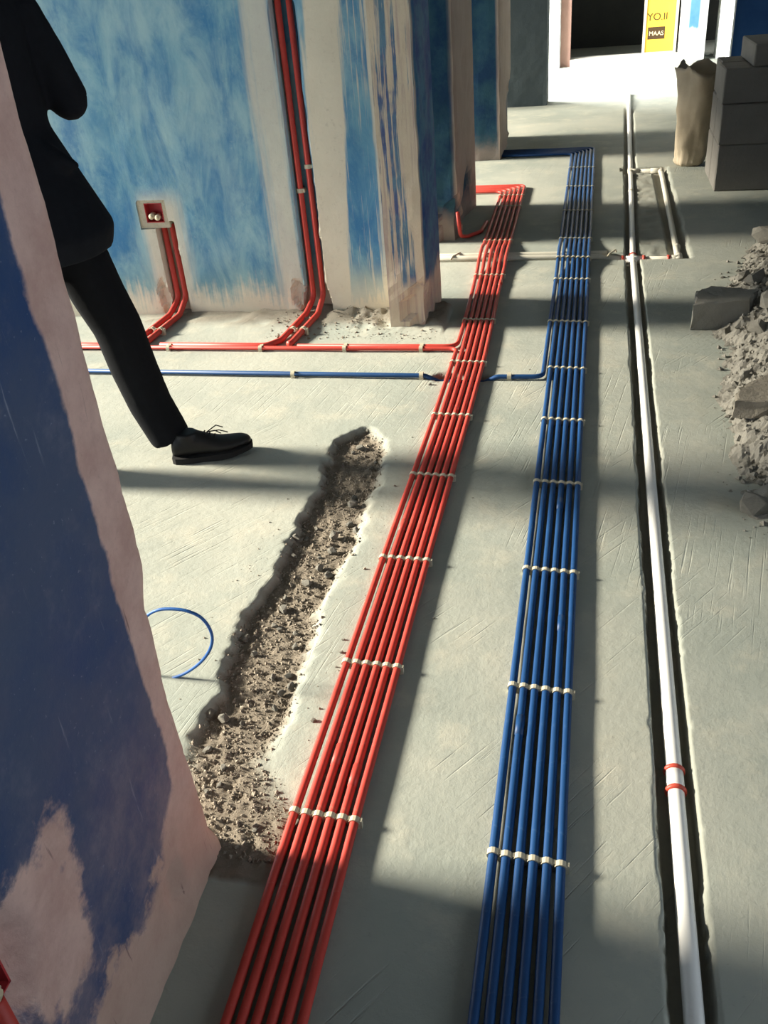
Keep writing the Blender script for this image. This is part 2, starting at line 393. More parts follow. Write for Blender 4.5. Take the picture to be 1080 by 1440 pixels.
# ------------------------------------------------------------------ walls and ceiling
CEIL = 2.7
struct(boxobj('ceiling', (-2.6, 3.2, -2.5, 14.4, CEIL, CEIL + .12), 'ceiling_plaster'))
def wall_left():
    XL = -.65
    def edge(z):
        pts = [(0, 1.040), (.06, 1.026), (.20, 1.02), (.42, 1.012), (.57, 1.02), (.60, 1.015), (.68, 1.045), (.9, 1.042), (CEIL, 1.04)]
        for (z0, e0), (z1, e1) in zip(pts, pts[1:]):
            if z <= z1: return e0 + (e1 - e0) * (z - z0) / (z1 - z0) + .003 * fb(z * 22, 1.1) * (1 if z < 1.5 else 0)
        return 1.04
    bm = bmesh.new()
    zs = lines(0, CEIL, .25, ((0, 1.6, .016),)); us = [0, .05, .10, .14, .20, .3, .4, .5, .6, .7, .8, 1.2, 1.6, 2.2, 3.4]
    fine = lines(0, .80, .016) + [1.2, 1.6, 2.2, 3.4]
    rows = []
    for z in zs:
        e = edge(z); row = []
        row.append(bm.verts.new((XL - .20, e + .004 * fb(z * 15, 3), z)))
        row.append(bm.verts.new((XL - .02, e + .004 * fb(z * 15, 4), z)))
        for u in fine:
            y = e - u
            rnd = -.012 * (1 - sstep(u, 0, .02))
            dent = .004 * fb(y * 8, z * 8, 2)
            # a broken hole round the red back box and a flake of loose render near the floor corner
            hole = 1 - sstep(math.hypot((y - .495) / .070, (z - .45) / .11) + .25 * fb(y * 30, z * 30, 6), .75, 1.0)
            chase = (1 - sstep(abs(y - .490) - .020 - .006 * fb(z * 20, 2), -.004, .006)) * (1 if z < .45 else 0)
            flake = 1 - sstep(math.hypot((y - .86) / .035, (z - .105) / .045) + .35 * fb(y * 22, z * 22, 3), .8, 1.0)
            out = .007 * (1 - sstep(z, 0, .06)) * (1 + .6 * fb(y * 12, 5.5))
            row.append(bm.verts.new((XL + rnd + dent + out - .035 * max(hole, chase) - .016 * flake, y, z)))
        row.append(bm.verts.new((XL - .20, e - 3.4, z)))
        rows.append(row)
    for a, b in zip(rows, rows[1:]):
        for i in range(len(a) - 1): bm.faces.new((a[i], b[i], b[i + 1], a[i + 1]))
        bm.faces.new((a[-1], b[-1], b[0], a[0]))
    bm.faces.new(rows[-1])
    bmesh.ops.recalc_face_normals(bm, faces=bm.faces)
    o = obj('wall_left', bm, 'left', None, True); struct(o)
    a = o.data; 
    return o
wall_left()
MY = 3.92
def wall_mural():
    bm = bmesh.new()
    xs = lines(-2.7, -.80, .20, ((-2.06, -1.80, .009), (-1.36, -1.12, .009))); zs = lines(0, CEIL, .25, ((0, .62, .012), (.62, 1.5, .05)))
    rows = []
    def depth(x, z):
        c2 = -1.2210; w2 = .046 + .004 * fb(z * 14, 1.7)
        if z < .16: w2 += .02 * (1 - sstep(z, .06, .16))
        d = (1 - sstep(abs(x - c2) - w2, -.004, .005)) * .062
        if z < .45:
            w1 = .042 + .004 * fb(z * 14, 5.7); d = max(d, (1 - sstep(abs(x + 1.905) - w1, -.004, .005)) * .056)
        # chisel bites beside the foot of each chase
        for cx in (-1.985, -1.315):
            d = max(d, .030 * (1 - sstep(math.hypot((x - cx - .008) / .035, (z - .10) / .085) + .35 * fb(x * 30, z * 30, 7), .5, 1.0)))
        if .428 < z < .548 and -2.022 < x < -1.885: d = .05
        return d
    for z in zs:
        rows.append([bm.verts.new((x, MY + depth(x, z) + .002 * fb(x * 6, z * 6), z)) for x in xs])
    for a, b in zip(rows, rows[1:]):
        for i in range(len(xs) - 1): bm.faces.new((a[i], a[i + 1], b[i + 1], b[i]))
    box(bm, -2.7, -.80, MY + .07, MY + .20, 0, CEIL)
    o = obj('wall_mural', bm, 'mural'); struct(o); return o
wall_mural()
def rough_pier(name, x0, x1, y0, y1, mat, amp=.006, z1=CEIL, bites=()):
    """a wall end as a closed skin, finely divided up to 1.6 m so that its arrises can be chipped"""
    bm = bmesh.new(); zs = lines(0, z1, .3, ((0, 1.5, .03),))
    nx = max(2, round((x1 - x0) / .04)); ny = max(2, round((y1 - y0) / .05)); per = []
    for i in range(nx): per.append((x0 + (x1 - x0) * i / nx, y0, 0, -1))
    for i in range(ny): per.append((x1, y0 + (y1 - y0) * i / ny, 1, 0))
    for i in range(nx): per.append((x1 - (x1 - x0) * i / nx, y1, 0, 1))
    for i in range(ny): per.append((x0, y1 - (y1 - y0) * i / ny, -1, 0))
    rows = []
    for z in zs:
        row = []
        for x, y, nx_, ny_ in per:
            c = (abs(x - x1) < 1e-6) and (abs(y - y0) < 1e-6)
            a = amp * fb(x * 9, y * 9, z * 7) - (.008 if c else 0)
            q = 0
            for bx, by, bz, br, bd in bites:
                q = max(q, bd * (1 - sstep(math.dist((x, y, z), (bx, by, bz)) / br + .3 * fb(x * 20, y * 20, z * 20), .7, 1.0)))
            cx, cy = (x0 + x1) / 2 - x, (y0 + y1) / 2 - y; l = math.hypot(cx, cy) or 1
            row.append(bm.verts.new((x + nx_ * a + cx / l * q, y + ny_ * a + cy / l * q, z)))
        rows.append(row)
    for a, b in zip(rows, rows[1:]):
        n = len(a)
        for i in range(n): bm.faces.new((a[i], a[(i + 1) % n], b[(i + 1) % n], b[i]))
    bm.faces.new(rows[-1]); bmesh.ops.recalc_face_normals(bm, faces=bm.faces)
    o = obj(name, bm, mat); struct(o); return o
rough_pier('wall_pier', -.84, -.67, 3.75, 4.14, 'pier', bites=((-.67, 3.75, .08, .12, .03), (-.67, 3.75, .16, .06, .02)))
rough_pier('wall_passage', -1.15, -.70, 5.05, 5.86, 'passage_paint', bites=((-.70, 5.05, .10, .16, .05), (-.70, 5.5, .05, .30, .05)))
rough_pier('wall_hall', -1.15, -.665, 7.20, 8.10, 'hall_paint', bites=((-.665, 8.0, .2, .3, .05),))
rough_pier('wall_far_left', -3.2, -.44, 9.60, 9.85, 'grey_render')  # unseen left length extended to keep the far lamp off the hall floor
rough_pier('wall_end_left', -1.6, -.42, 12.30, 12.60, 'plaster_white')
struct(boxobj('trim_1', (-.42, -.30, 12.40, 12.60, 0, CEIL), 'jamb_red'))
struct(boxobj('trim_2', (-.30, .95, 12.36, 12.66, -.01, .075), 'sill_stone'))
struct(boxobj('wall_far', (.955, 1.24, 12.30, 12.60, 0, CEIL), 'farwall'))
struct(boxobj('wall_far_right', (1.38, 3.2, 12.30, 12.60, 0, CEIL), 'plaster_white'))
struct(boxobj('wall_far_lintel', (-.30, 1.38, 12.40, 12.60, 2.2, CEIL), 'plaster_white'))
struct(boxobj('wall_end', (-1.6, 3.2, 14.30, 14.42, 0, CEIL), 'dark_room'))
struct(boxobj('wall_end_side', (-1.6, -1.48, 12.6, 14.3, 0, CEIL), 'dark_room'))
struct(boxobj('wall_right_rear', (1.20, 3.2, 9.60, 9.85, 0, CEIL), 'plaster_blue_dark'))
struct(boxobj('wall_right_reveal', (1.185, 1.20, 9.58, 9.87, 0, CEIL), 'plaster_white'))
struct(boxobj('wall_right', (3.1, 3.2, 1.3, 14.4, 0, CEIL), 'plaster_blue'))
struct(boxobj('wall_right_near', (3.1, 3.2, -2.4, -1.2, 0, CEIL), 'plaster_blue'))
struct(boxobj('fill_opening_head', (3.1, 3.2, -1.2, 1.3, 2.5, CEIL), 'plaster_white'))  # above an unseen opening added to let fill light onto the left wall
struct(boxobj('fill_opening_sill', (3.1, 3.2, -1.2, 1.3, 0, .5), 'plaster_white'))  # below the same added fill opening
struct(boxobj('wall_behind', (-5.2, 3.2, -2.5, -2.4, 0, CEIL), 'plaster_blue'))
struct(boxobj('ceiling_sun_cut', (-5.2, -2.6, -2.5, 14.4, CEIL, CEIL + .12), 'ceiling_plaster'))  # unseen slab added to hold back sun and sky from the left
struct(boxobj('sun_cut_beam', (-5.35, -5.2, -2.5, 14.4, 2.22, CEIL + .12), 'ceiling_plaster'))  # unseen beam added to cut the sun so the floor dims rightwards

# ------------------------------------------------------------------ conduits
PR, PITCH_ = .0090, .0246
PZ = .0135
RED_C = [(0.2, -.448), (1.1, -.459), (2.0, -.457), (2.9, -.449), (3.4, -.448), (3.8, -.456), (4.3, -.470), (5.0, -.486), (6.6, -.497)]
def lerp_c(tab, y):
    for (y0, c0), (y1, c1) in zip(tab, tab[1:]):
        if y <= y1: return c0 + (c1 - c0) * (y - y0) / (y1 - y0)
    return tab[-1][1]
BLUE_C = [(0.2, -.066), (2.4, -.062), (4.0, -.058), (7.6, -.048)]
def red_x(i, y):                      # i = 0 on the side of the mural room, 5 beside the blue bundle
    p = PITCH_ * (1 + .14 * sstep(y, 3.9, 5.0)); return lerp_c(RED_C, y) + (i - 2.5) * p + .0012 * fb(y * 1.3, i * 3.1)
def blue_x(i, y):
    p = PITCH_ * (1 + .08 * sstep(y, 3.6, 7.0)); return lerp_c(BLUE_C, y) + (i - 2.5) * p + .0012 * fb(y * 1.3, i * 3.1 + 40)
def hump(y): return .022 * (sstep(y, 4.50, 4.66) - sstep(y, 4.82, 4.98))
def run(fx, i, y0, y1, step=.12):
    n = max(2, round((y1 - y0) / step)); return [Vector((fx(i, y0 + (y1 - y0) * k / n), y0 + (y1 - y0) * k / n, PZ + hump(y0 + (y1 - y0) * k / n))) for k in range(n + 1)]
ORD = ['first', 'second', 'third', 'fourth', 'fifth', 'sixth', 'seventh', 'eighth', 'ninth', 'tenth']
CROSS_R = (3.487, 3.512)
def joint(parent, p, mat):            # a slightly wider coupling sleeve on a conduit
    p = Vector(p); return tubeobj('coupling', [p - Vector((0, .028, 0)), p + Vector((0, .028, 0))], PR * 1.14, mat, parent)
for i in range(6):
    name = 'red_conduit'
    lab = 'red plastic conduit in the red floor bundle, %s counted from the blue bundle' % ORD[5 - i]
    e = empty(name, (red_x(i, 1.5), 1.5, 0), lab, 'pipe', 'red conduits of the floor bundle')
    inv = Matrix.Translation(-e.location)
    yt = 6.15 + i * .030               # far bend: the run turns off into the opening behind the passage wall
    if i == 0:
        a = run(red_x, 0, .25, 3.40); end = [Vector((red_x(0, 3.40), CROSS_R[0], PZ)), Vector((-1.0, CROSS_R[0], PZ)), Vector((-2.6, CROSS_R[0] + .01, PZ))]
        path = a + round_path([a[-1]] + end, .035)[1:]
        tubeobj('pipe', [inv @ p for p in path], PR, 'red_pvc', e)
    else:
        a = run(red_x, i, .25, yt - .10)
        path = a + round_path([a[-1], Vector((red_x(i, yt), yt, PZ)), Vector((-1.6, yt + .03, PZ))], .06)[1:]
        tubeobj('pipe', [inv @ p for p in path], PR, 'red_pvc', e)
    for y in {2: (1.27,), 4: (1.22,), 1: (2.15,), 3: (2.9,), 5: (4.3,)}.get(i, ()):
        joint(e, inv @ Vector((red_x(i, y), y, PZ)), 'red_pvc')
# the run that branches off the far part of the bundle and follows the first across the room
yt = 6.15
far0 = [Vector((-1.205, CROSS_R[1], PZ)), Vector((red_x(0, 3.60), CROSS_R[1], PZ)), Vector((red_x(0, 3.62) , 3.66, PZ))]
e = empty('red_conduit', (red_x(0, 4), 4, 0), 'red conduit leaving the bundle edge and running across the floor to the wall chase', 'pipe', 'red conduits of the floor bundle')
inv = Matrix.Translation(-e.location)
a = run(red_x, 0, 3.66, yt - .10)
path = round_path(far0, .05) + a[1:] + round_path([a[-1], Vector((red_x(0, yt), yt, PZ)), Vector((-1.6, yt + .03, PZ))], .05)[1:]
tubeobj('pipe', [inv @ p for p in path], PR, 'red_pvc', e)
# loop that enters the broken foot of the passage wall
path = round_path([(red_x(0, 5.35) - .024, 5.62, PZ), (red_x(0, 5.3) - .024, 5.33, PZ), (-.655, 5.18, PZ), (-.672, 5.06, .02), (-.682, 5.045, .16)], .05)
path2 = round_path([(-.588, 5.42, PZ), (-.60, 5.22, PZ), (-.665, 5.13, PZ), (-.700, 5.075, .03), (-.705, 5.04, .17)], .045)
tag(tubeobj('red_conduit', path2, PR * 1.2, 'red_pvc'), 'short red conduit curling up the broken corner of the dark passage wall', 'pipe')

for i in range(6):
    lab = 'blue plastic conduit in the blue floor bundle, %s counted from the white pipe' % ORD[5 - i]
    e = empty('blue_conduit', (blue_x(i, 1.5), 1.5, 0), lab, 'pipe', 'blue conduits of the floor bundle')
    inv = Matrix.Translation(-e.location); yt = 7.28 + i * .030
    a = run(blue_x, i, .25, yt - .12)
    path = a + round_path([a[-1], Vector((blue_x(i, yt), yt, PZ)), Vector((-.69 - (.3 if yt < 7.19 else 0), yt + .02, PZ))], .07)[1:]
    tubeobj('pipe', [inv @ p for p in path], PR, 'blue_pvc', e)
    for y in {1: (1.4,), 3: (2.3,), 4: (1.75,)}.get(i, ()):
        joint(e, inv @ Vector((blue_x(i, y), y, PZ)), 'blue_pvc')
# cross run from the mural room, diving under the red bundle and joining the blue one
BY = 3.215
yt = 7.25
e = empty('blue_conduit', (-1.2, BY, 0), 'blue conduit crossing the room floor and diving under the red bundle', 'pipe', 'blue conduits of the floor bundle')
inv = Matrix.Translation(-e.location)
head = [Vector((-2.6, BY + .025, PZ)), Vector((-.60, BY, PZ)), Vector((-.545, BY, -.012)), Vector((-.37, BY - .004, -.012)), Vector((-.32, BY - .004, PZ)), Vector((blue_x(-1, 3.3), BY, PZ)), Vector((blue_x(-1, 3.34), 3.36, PZ))]
a = run(blue_x, -1, 3.36, yt - .12)
path = round_path(head, .04) + a[1:] + round_path([a[-1], Vector((blue_x(-1, yt), yt, PZ)), Vector((-.69, yt + .02, PZ))], .06)[1:]
tubeobj('pipe', [inv @ p for p in path], PR, 'blue_pvc', e)

# ------------------------------------------------------------------ clips
def clip_mesh():
    bm = bmesh.new(); r0, r1, w, n = PR * .98, PR * 1.32, .0060, 9
    a0 = math.radians(-38); a1 = math.radians(218); ring = []
    for k in range(n + 1):
        a = a0 + (a1 - a0) * k / n; c, s = math.cos(a), math.sin(a)
        ring.append([bm.verts.new((rr * c, yy, PZ + rr * s)) for rr, yy in ((r0, -w), (r1, -w), (r1, w), (r0, w))])
    for p, q in zip(ring, ring[1:]):
        for k in range(4): bm.faces.new((p[k], p[(k + 1) % 4], q[(k + 1) % 4], q[k]))
    bm.faces.new(ring[0]); bm.faces.new(ring[-1][::-1])
    box(bm, -.0095, .0095, -w, w, 0, .0050)
    box(bm, .0080, .0150, -w * .8, w * .8, .0, PZ + .0075)       # snap-on lug towards the neighbouring clip
    bmesh.ops.recalc_face_normals(bm, faces=bm.faces)
    me = bpy.data.meshes.new('clip'); bm.to_mesh(me); bm.free(); me.materials.append(MAT['clip_white']); return me
CLIP = clip_mesh()
def clip_row(fx, y, n0, n1, label, group, skew=0.0):
    e = empty('clip_strip', (fx((n0 + n1) / 2, y), y, hump(y)), label, 'clip', group)
    for i in range(n0, n1 + 1):
        o = bpy.data.objects.new('clip', CLIP); COL.objects.link(o); o.parent = e
        o.location = (fx(i, y) - e.location.x, skew * (i - 2.5) + .0015 * fb(y * 50, i * 7.7), 0)
red_rows = [fl(455, 1155).y, fl(523, 942).y, fl(568, 793).y, fl(606, 675).y, fl(634, 590).y, fl(658, 515).y, fl(672, 455).y, fl(690, 392).y, fl(699, 343).y, 5.75, 6.02]
def strip_label(colour, y, rows):
    near = sorted((v for v in rows if v < 3.2), reverse=True); far = sorted(v for v in rows if v >= 3.2)
    return 'off-white clip strip on the %s bundle, %s from the blue crossing pipe towards the %s' % (colour, ORD[(near if y < 3.2 else far).index(y)], 'trench' if y < 3.2 else 'doorway')
for y in red_rows: clip_row(red_x, y, 0, 5, strip_label('red', y, red_rows), 'clip strips on the red bundle', -.0012)
blue_rows = [fl(740, 1216).y, fl(757, 977).y, fl(770, 810).y, fl(784, 686).y, fl(792, 597).y, fl(797, 524).y, fl(800, 458).y, fl(805, 398).y, fl(810, 372).y, fl(812, 340).y, 5.6, 6.2, 6.75]
for y in blue_rows: clip_row(blue_x, y, -1 if y > 3.4 else 0, 5, strip_label('blue', y, blue_rows), 'clip strips on the blue bundle', -.0020)
def lone_clip(p, horiz, label, group, s=1.0):
    o = bpy.data.objects.new('pipe_clip', CLIP); COL.objects.link(o); o.location = p
    o.rotation_euler = (0, 0, math.pi / 2 if horiz else 0); o.scale = (s, s * 1.2, s); tag(o, label, 'clip', group)
for kk, px_ in enumerate((240, 368, 485, 592)):
    P = fl(px_, 491 + (px_ - 240) * .012)
    e = empty('double_clip', (P.x, CROSS_R[0], 0), 'off-white double clip on the crossing red conduits, %s from the red bundle' % ORD[3 - kk], 'clip', 'clips on the red cross run')
    for k in range(2):
        o = bpy.data.objects.new('clip', CLIP); COL.objects.link(o); o.parent = e; o.location = (0, k * (CROSS_R[1] - CROSS_R[0]), 0); o.rotation_euler = (0, 0, math.pi / 2); o.scale = (1, 1.3, 1)
for px_ in (410, 592, 716):
    P = fl(px_, 535); lone_clip((P.x, BY if px_ > 400 else BY + .01, 0), True, {410: 'lone off-white clip midway along the crossing blue conduit in front of the blue wall', 592: 'lone off-white clip on the crossing blue conduit just before the red bundle', 716: 'lone off-white clip on the blue conduit between the red and blue bundles'}[px_], 'clips on the blue cross run', 1.1)

# ------------------------------------------------------------------ conduits rising in the mural wall
def wall_pair(xa, xb, top, yend, label, turn):
    for k, x in enumerate((xa, xb)):
        side = ('nearer the pier', 'nearer the window side')[1 - k if False else (0 if k else 1)]
        e = empty('red_conduit', (x, MY + .02, 0), label + ' ' + side, 'pipe', 'red conduits in the wall chases')
        inv = Matrix.Translation(-e.location)
        yy = MY + .036
        if k == 0:
            pts = [(x, yy, top), (x, yy, .075), (x - .02, yy - .09, PZ + .012), (x - .055, 3.58, PZ), (x - .10, CROSS_R[1] + .002, PZ), (x - turn, CROSS_R[1] + .006, PZ)]
            rad = {1: .05, 2: .05, 3: .03, 4: .05}
        else:
            pts = [(x, yy, top), (x, yy, .085), (x - .01, yy - .09, PZ + .012), (x - .045, 3.56, PZ), (x - .055, CROSS_R[1] + .022, PZ)]
            rad = {1: .05, 2: .05, 3: .03}
        tubeobj('pipe', [inv @ p for p in round_path(pts, rad)], PR * 1.5, 'red_pvc', e)
        c = bpy.data.objects.new('clip', CLIP); COL.objects.link(c); c.parent = e; c.matrix_local = inv @ Matrix.Translation((x - .028, 3.68, 0)) @ Matrix.Rotation(math.radians(-12), 4, 'Z') @ Matrix.Scale(1.45, 4)
        if top > 1: 
            c = bpy.data.objects.new('clip', CLIP); COL.objects.link(c); c.parent = e
            c.matrix_local = inv @ Matrix.Translation((x, yy + PZ * 1.45, .56 + .10 * k)) @ Matrix.Rotation(math.radians(90), 4, 'X') @ Matrix.Scale(1.45, 4)
wall_pair(-1.245, -1.197, CEIL, 0, 'tall red conduit rising in the plastered wall chase,', .60)
wall_pair(-1.925, -1.884, .432, 0, 'short red conduit below the blue wall switch box,', .60)
def switch_box(name, M, label):
    e = empty(name, (0, 0, 0), label, 'switch box'); e.matrix_world = M
    w, h, d, t = .043, .043, .045, .003          # local: x across, y out of the wall (negative = outwards), z up
    bm = bmesh.new()
    box(bm, -w, w, d - t, d, -h, h); box(bm, -w, -w + t, 0, d, -h, h); box(bm, w - t, w, 0, d, -h, h); box(bm, -w, w, 0, d, -h, -h + t); box(bm, -w, w, 0, d, h - t, h)
    obj('box_shell', bm, 'box_red', e)
    for k, (x, z) in enumerate(((-.016, -.012), (.012, -.018))):
        bm = bmesh.new(); tube(bm, [(x, .028, z), (x, -.004, z - .004)], .013, 12); tube(bm, [(x, -.003, z - .004), (x, -.009, z - .004)], .009, 12)
        bmesh.ops.recalc_face_normals(bm, faces=bm.faces); obj('conduit_connector', bm, 'connector_pale', e, True)
    return e
bx = switch_box('switch_box', Matrix.Translation((-1.945, MY + .004, .49)), 'red switch box with pale pipe connectors set in the blue wall')
bm = bmesh.new()
for d in ((-2.026, -1.988, .4471, .5329), (-1.902, -1.880, .4471, .5329), (-2.026, -1.880, .533, .552), (-2.026, -1.880, .422, .447)): box(bm, d[0], d[1], MY + .006, MY + .05, d[2], d[3])
fr = obj('mortar_bed', bm, 'mortar', bx); fr.matrix_parent_inverse = bx.matrix_world.inverted()

# red box in the wall beside the camera
ML = Matrix.Translation((-.664, .478, .44)) @ Matrix.Rotation(math.pi / 2, 4, 'Z')
b2 = switch_box('switch_box', ML, 'red switch box set in broken plaster of the peeling blue and pink wall')
e = tubeobj('red_conduit', round_path([(-.668, .492, .400), (-.668, .492, .06), (-.62, .47, PZ), (-.56, .43, PZ), (-.56, -.4, PZ)], .05), PR * 1.35, 'red_pvc')
tag(e, 'red conduit dropping from the switch box down the peeling pink wall', 'pipe')

# ------------------------------------------------------------------ white pipes
WR = .0165; WZ = -.0165
e = empty('white_drain_pipe', (gx_at(2), 2, 0), 'long white plastic pipe lying in the floor groove beside the blue bundle', 'pipe')
inv = Matrix.Translation(-e.location); wx = lambda y: gx_at(y) + .003
tubeobj('pipe', [inv @ Vector((wx(y), y, WZ)) for y in (.2, 1.0, 1.6, 2.4, 3.2, 4.0, GYT - .03)], WR, 'white_pvc', e, 16)
yc = fl(948, 1091, 0).y
p = lambda y: inv @ Vector((wx(y), y, WZ))
tubeobj('coupling', [p(yc - .028), p(yc + .028)], WR * 1.10, 'white_pvc', e, 16)
for s in (-1, 1):
    bm = bmesh.new(); tube(bm, [p(yc + s * .026 - .005), p(yc + s * .026 - .002), p(yc + s * .026 + .002), p(yc + s * .026 + .005)], [WR * 1.20, WR * 1.32, WR * 1.32, WR * 1.20], 18)
    bmesh.ops.recalc_face_normals(bm, faces=bm.faces); obj('coupling_ring', bm, 'ring_red', e, True)['label'] = 'red coupling ring'
e = empty('white_drain_pipe', (gx_at(5.7), 5.7, 0), 'white pipe run between the two tee fittings in the floor groove', 'pipe'); inv = Matrix.Translation(-e.location)
tubeobj('pipe', [inv @ Vector((wx(y), y, WZ)) for y in (GYT + .03, 5.2, 5.8, GYB - .03)], WR * .95, 'white_pvc', e, 14)
for yq in (6.15,):
    tubeobj('coupling_ring', [inv @ Vector((wx(yq - .012), yq - .012, WZ)), inv @ Vector((wx(yq + .012), yq + .012, WZ))], WR * 1.2, 'cream_pvc', e, 14)
e = empty('white_drain_pipe', (gx_at(8), 8, 0), 'white pipe running from the far tee towards the sunlit doorway', 'pipe'); inv = Matrix.Translation(-e.location)
tubeobj('pipe', [inv @ Vector((wx(y), y, WZ + .020 * sstep(y, 8.4, 10.0) + .014 * sstep(y, 8.9, 9.3))) for y in (GYB + .03, 7.4, 8.2, 8.8, 9.2, 9.6, 10.0)], WR * 1.05, 'white_pvc', e, 14)
e = empty('branch_pipe', (GX2, 5.7, 0), 'cream branch pipe looping round beside the white pipe with two elbows', 'pipe'); inv = Matrix.Translation(-e.location)
tubeobj('pipe', [inv @ Vector(q) for q in round_path([(gx_at(GYT) + .045, GYT, WZ), (GX2 - .005, GYT, WZ), (GX2 + .015, GYB, WZ), (gx_at(GYB) + .05, GYB, WZ)], .02)], WR * .95, 'cream_pvc', e, 14)
for q0, q1 in (((GX2 - .055, GYT, WZ), (GX2 + .012, GYT, WZ)), ((GX2 - .003, GYT - .018, WZ), (GX2 - .001, GYT + .055, WZ)), ((GX2 - .055, GYB, WZ), (GX2 + .03, GYB, WZ)), ((GX2 + .013, GYB - .06, WZ), (GX2 + .016, GYB + .018, WZ))):
    tubeobj('elbow_socket', [inv @ Vector(q0), inv @ Vector(q1)], WR * 1.2, 'cream_pvc', e, 14)
tubeobj('coupling_ring', [inv @ Vector((GX2 - .060, GYT, WZ)), inv @ Vector((GX2 - .045, GYT, WZ))], WR * 1.32, 'ring_red', e, 14)
tubeobj('stop_ring', [inv @ Vector((GX2 + .001, GYT + .19, WZ)), inv @ Vector((GX2 + .0015, GYT + .21, WZ))], WR * 1.15, 'cream_pvc', e, 14)
def tee(y, label, rings):
    x = wx(y); e = empty('tee_fitting', (x, y, 0), label, 'pipe fitting')
    bm = bmesh.new(); tube(bm, [(0, -.052, WZ), (0, .052, WZ)], WR * 1.18, 16); tube(bm, [(-.05 if rings else 0, 0, WZ), (.055, 0, WZ)], WR * 1.18, 16)
    bmesh.ops.recalc_face_normals(bm, faces=bm.faces); obj('tee_body', bm, 'cream_pvc' if not rings else 'white_pvc', e, True)
    if rings:
        for a, b in (((0, .045, WZ), (0, .058, WZ)), ((-.058, 0, WZ), (-.044, 0, WZ)), ((.046, 0, WZ), (.060, 0, WZ))):
            tubeobj('coupling_ring', [a, b], WR * 1.36, 'ring_red', e, 16)['label'] = 'red coupling ring'
tee(GYT, 'white cross fitting with red rings where the floor pipes meet', True)
tee(GYB, 'cream tee fitting at the far end of the branch loop', False)
for k, (yy, xe) in enumerate(((GYT, gx_at(GYT) - .045), (GYT + .048, .10))):
    o = tubeobj('cross_pipe', [(-1.3, yy, .004), (-.6, yy, .004), (.06, yy, .004 if k else 0), (xe, yy, .004 if k else WZ)], .0165 if k == 0 else .0150, 'cream_pvc', None, 12)
    tag(o, ('cream pipe crossing under both bundles to the red-ringed fitting', 'thinner cream pipe lying alongside the cross pipe, nearer the doorway')[k], 'pipe')
for q, where in ((fl(642, 366).x, 'between the pier and the red bundle'), (.13, 'between the blue bundle and the white pipe')):
    bm = bmesh.new(); tube(bm, round_path([(q - .03, GYT - .022, .006), (q - .02, GYT - .012, .021), (q + .012, GYT + .055, .021), (q + .016, GYT + .066, .006)], .01), .0045, 6)
    tag(obj('strap', bm, 'clip_white', None, True), 'small pale strap over the cream cross pipes ' + where, 'strap', 'straps on the cross pipes')

# ------------------------------------------------------------------ thin blue tube arching out of the floor
hy = 1.475
pts = [(242, 953), (262, 947), (285, 930), (298, 910), (299, 890), (285, 868), (262, 858), (240, 856), (222, 857), (205, 866), (192, 885)]
hp = [atY(x, y, hy) for x, y in pts]; hp[0].z = -.004
hp += [Vector((hp[-1].x - .02, hy, hp[-1].z * .5)), Vector((hp[-1].x - .02, hy, -.004))]
def chaikin(p, n=3):
    for _ in range(n):
        q = [p[0]]
        for a, b in zip(p, p[1:]): q += [a.lerp(b, .25), a.lerp(b, .75)]
        p = q + [p[-1]]
    return p
tag(tubeobj('blue_tube', chaikin(hp), .0038, 'blue_tube', None, 8), 'thin blue tube arching out of the floor beside the pink wall edge', 'tube')

# ------------------------------------------------------------------ rubble
def stone_mesh(seed, mat, flat=.7, n=14, jag=.25):
    rnd = random.Random(seed); bm = bmesh.new()
    for _ in range(n):
        v = Vector((rnd.gauss(0, 1), rnd.gauss(0, 1), rnd.gauss(0, 1))).normalized() * (1 - jag * rnd.random())
        bm.verts.new((v.x, v.y * .8, v.z * flat))
    r = bmesh.ops.convex_hull(bm, input=bm.verts)
    dead = [g for g in r['geom_interior'] if isinstance(g, bmesh.types.BMVert)]
    if dead: bmesh.ops.delete(bm, geom=dead, context='VERTS')
    bmesh.ops.recalc_face_normals(bm, faces=bm.faces)
    me = bpy.data.meshes.new('stone'); bm.to_mesh(me); bm.free(); me.materials.append(MAT[mat]); return me
ST = [stone_mesh(100 + k, 'rubble_stone', .55 + .1 * (k % 4)) for k in range(8)]
def crumbs(name, spots, mat, label, cat, base_v=(), base_f=()):
    """thousands of crumbs nobody could count: one mesh"""
    rnd = random.Random(len(spots)); vs_, fs = list(base_v), list(base_f)
    base = [(1, 0, 0), (-1, 0, 0), (0, 1, 0), (0, -1, 0), (0, 0, 1), (0, 0, -1)]; bf = [(0, 2, 4), (2, 1, 4), (1, 3, 4), (3, 0, 4), (2, 0, 5), (1, 2, 5), (3, 1, 5), (0, 3, 5)]
    for x, y, z, r in spots:
        a = rnd.random() * 6.28; c, s = math.cos(a), math.sin(a); o = len(vs_)
        q = [rnd.uniform(.6, 1.2) for _ in range(6)]
        for (bx_, by_, bz_), k in zip(base, q):
            tx, ty, tz = bx_ * k + .25 * rnd.uniform(-1, 1), by_ * k * .9 + .25 * rnd.uniform(-1, 1), bz_ * k * .75
            vs_.append((x + r * (tx * c - ty * s), y + r * (tx * s + ty * c), z + r * tz))
        fs += [tuple(i + o for i in f) for f in bf]
    me = bpy.data.meshes.new(name); me.from_pydata(vs_, [], fs); me.materials.append(MAT[mat]); o = bpy.data.objects.new(name, me); COL.objects.link(o); return stuff(o, label, cat)
rnd = random.Random(3); sp = []
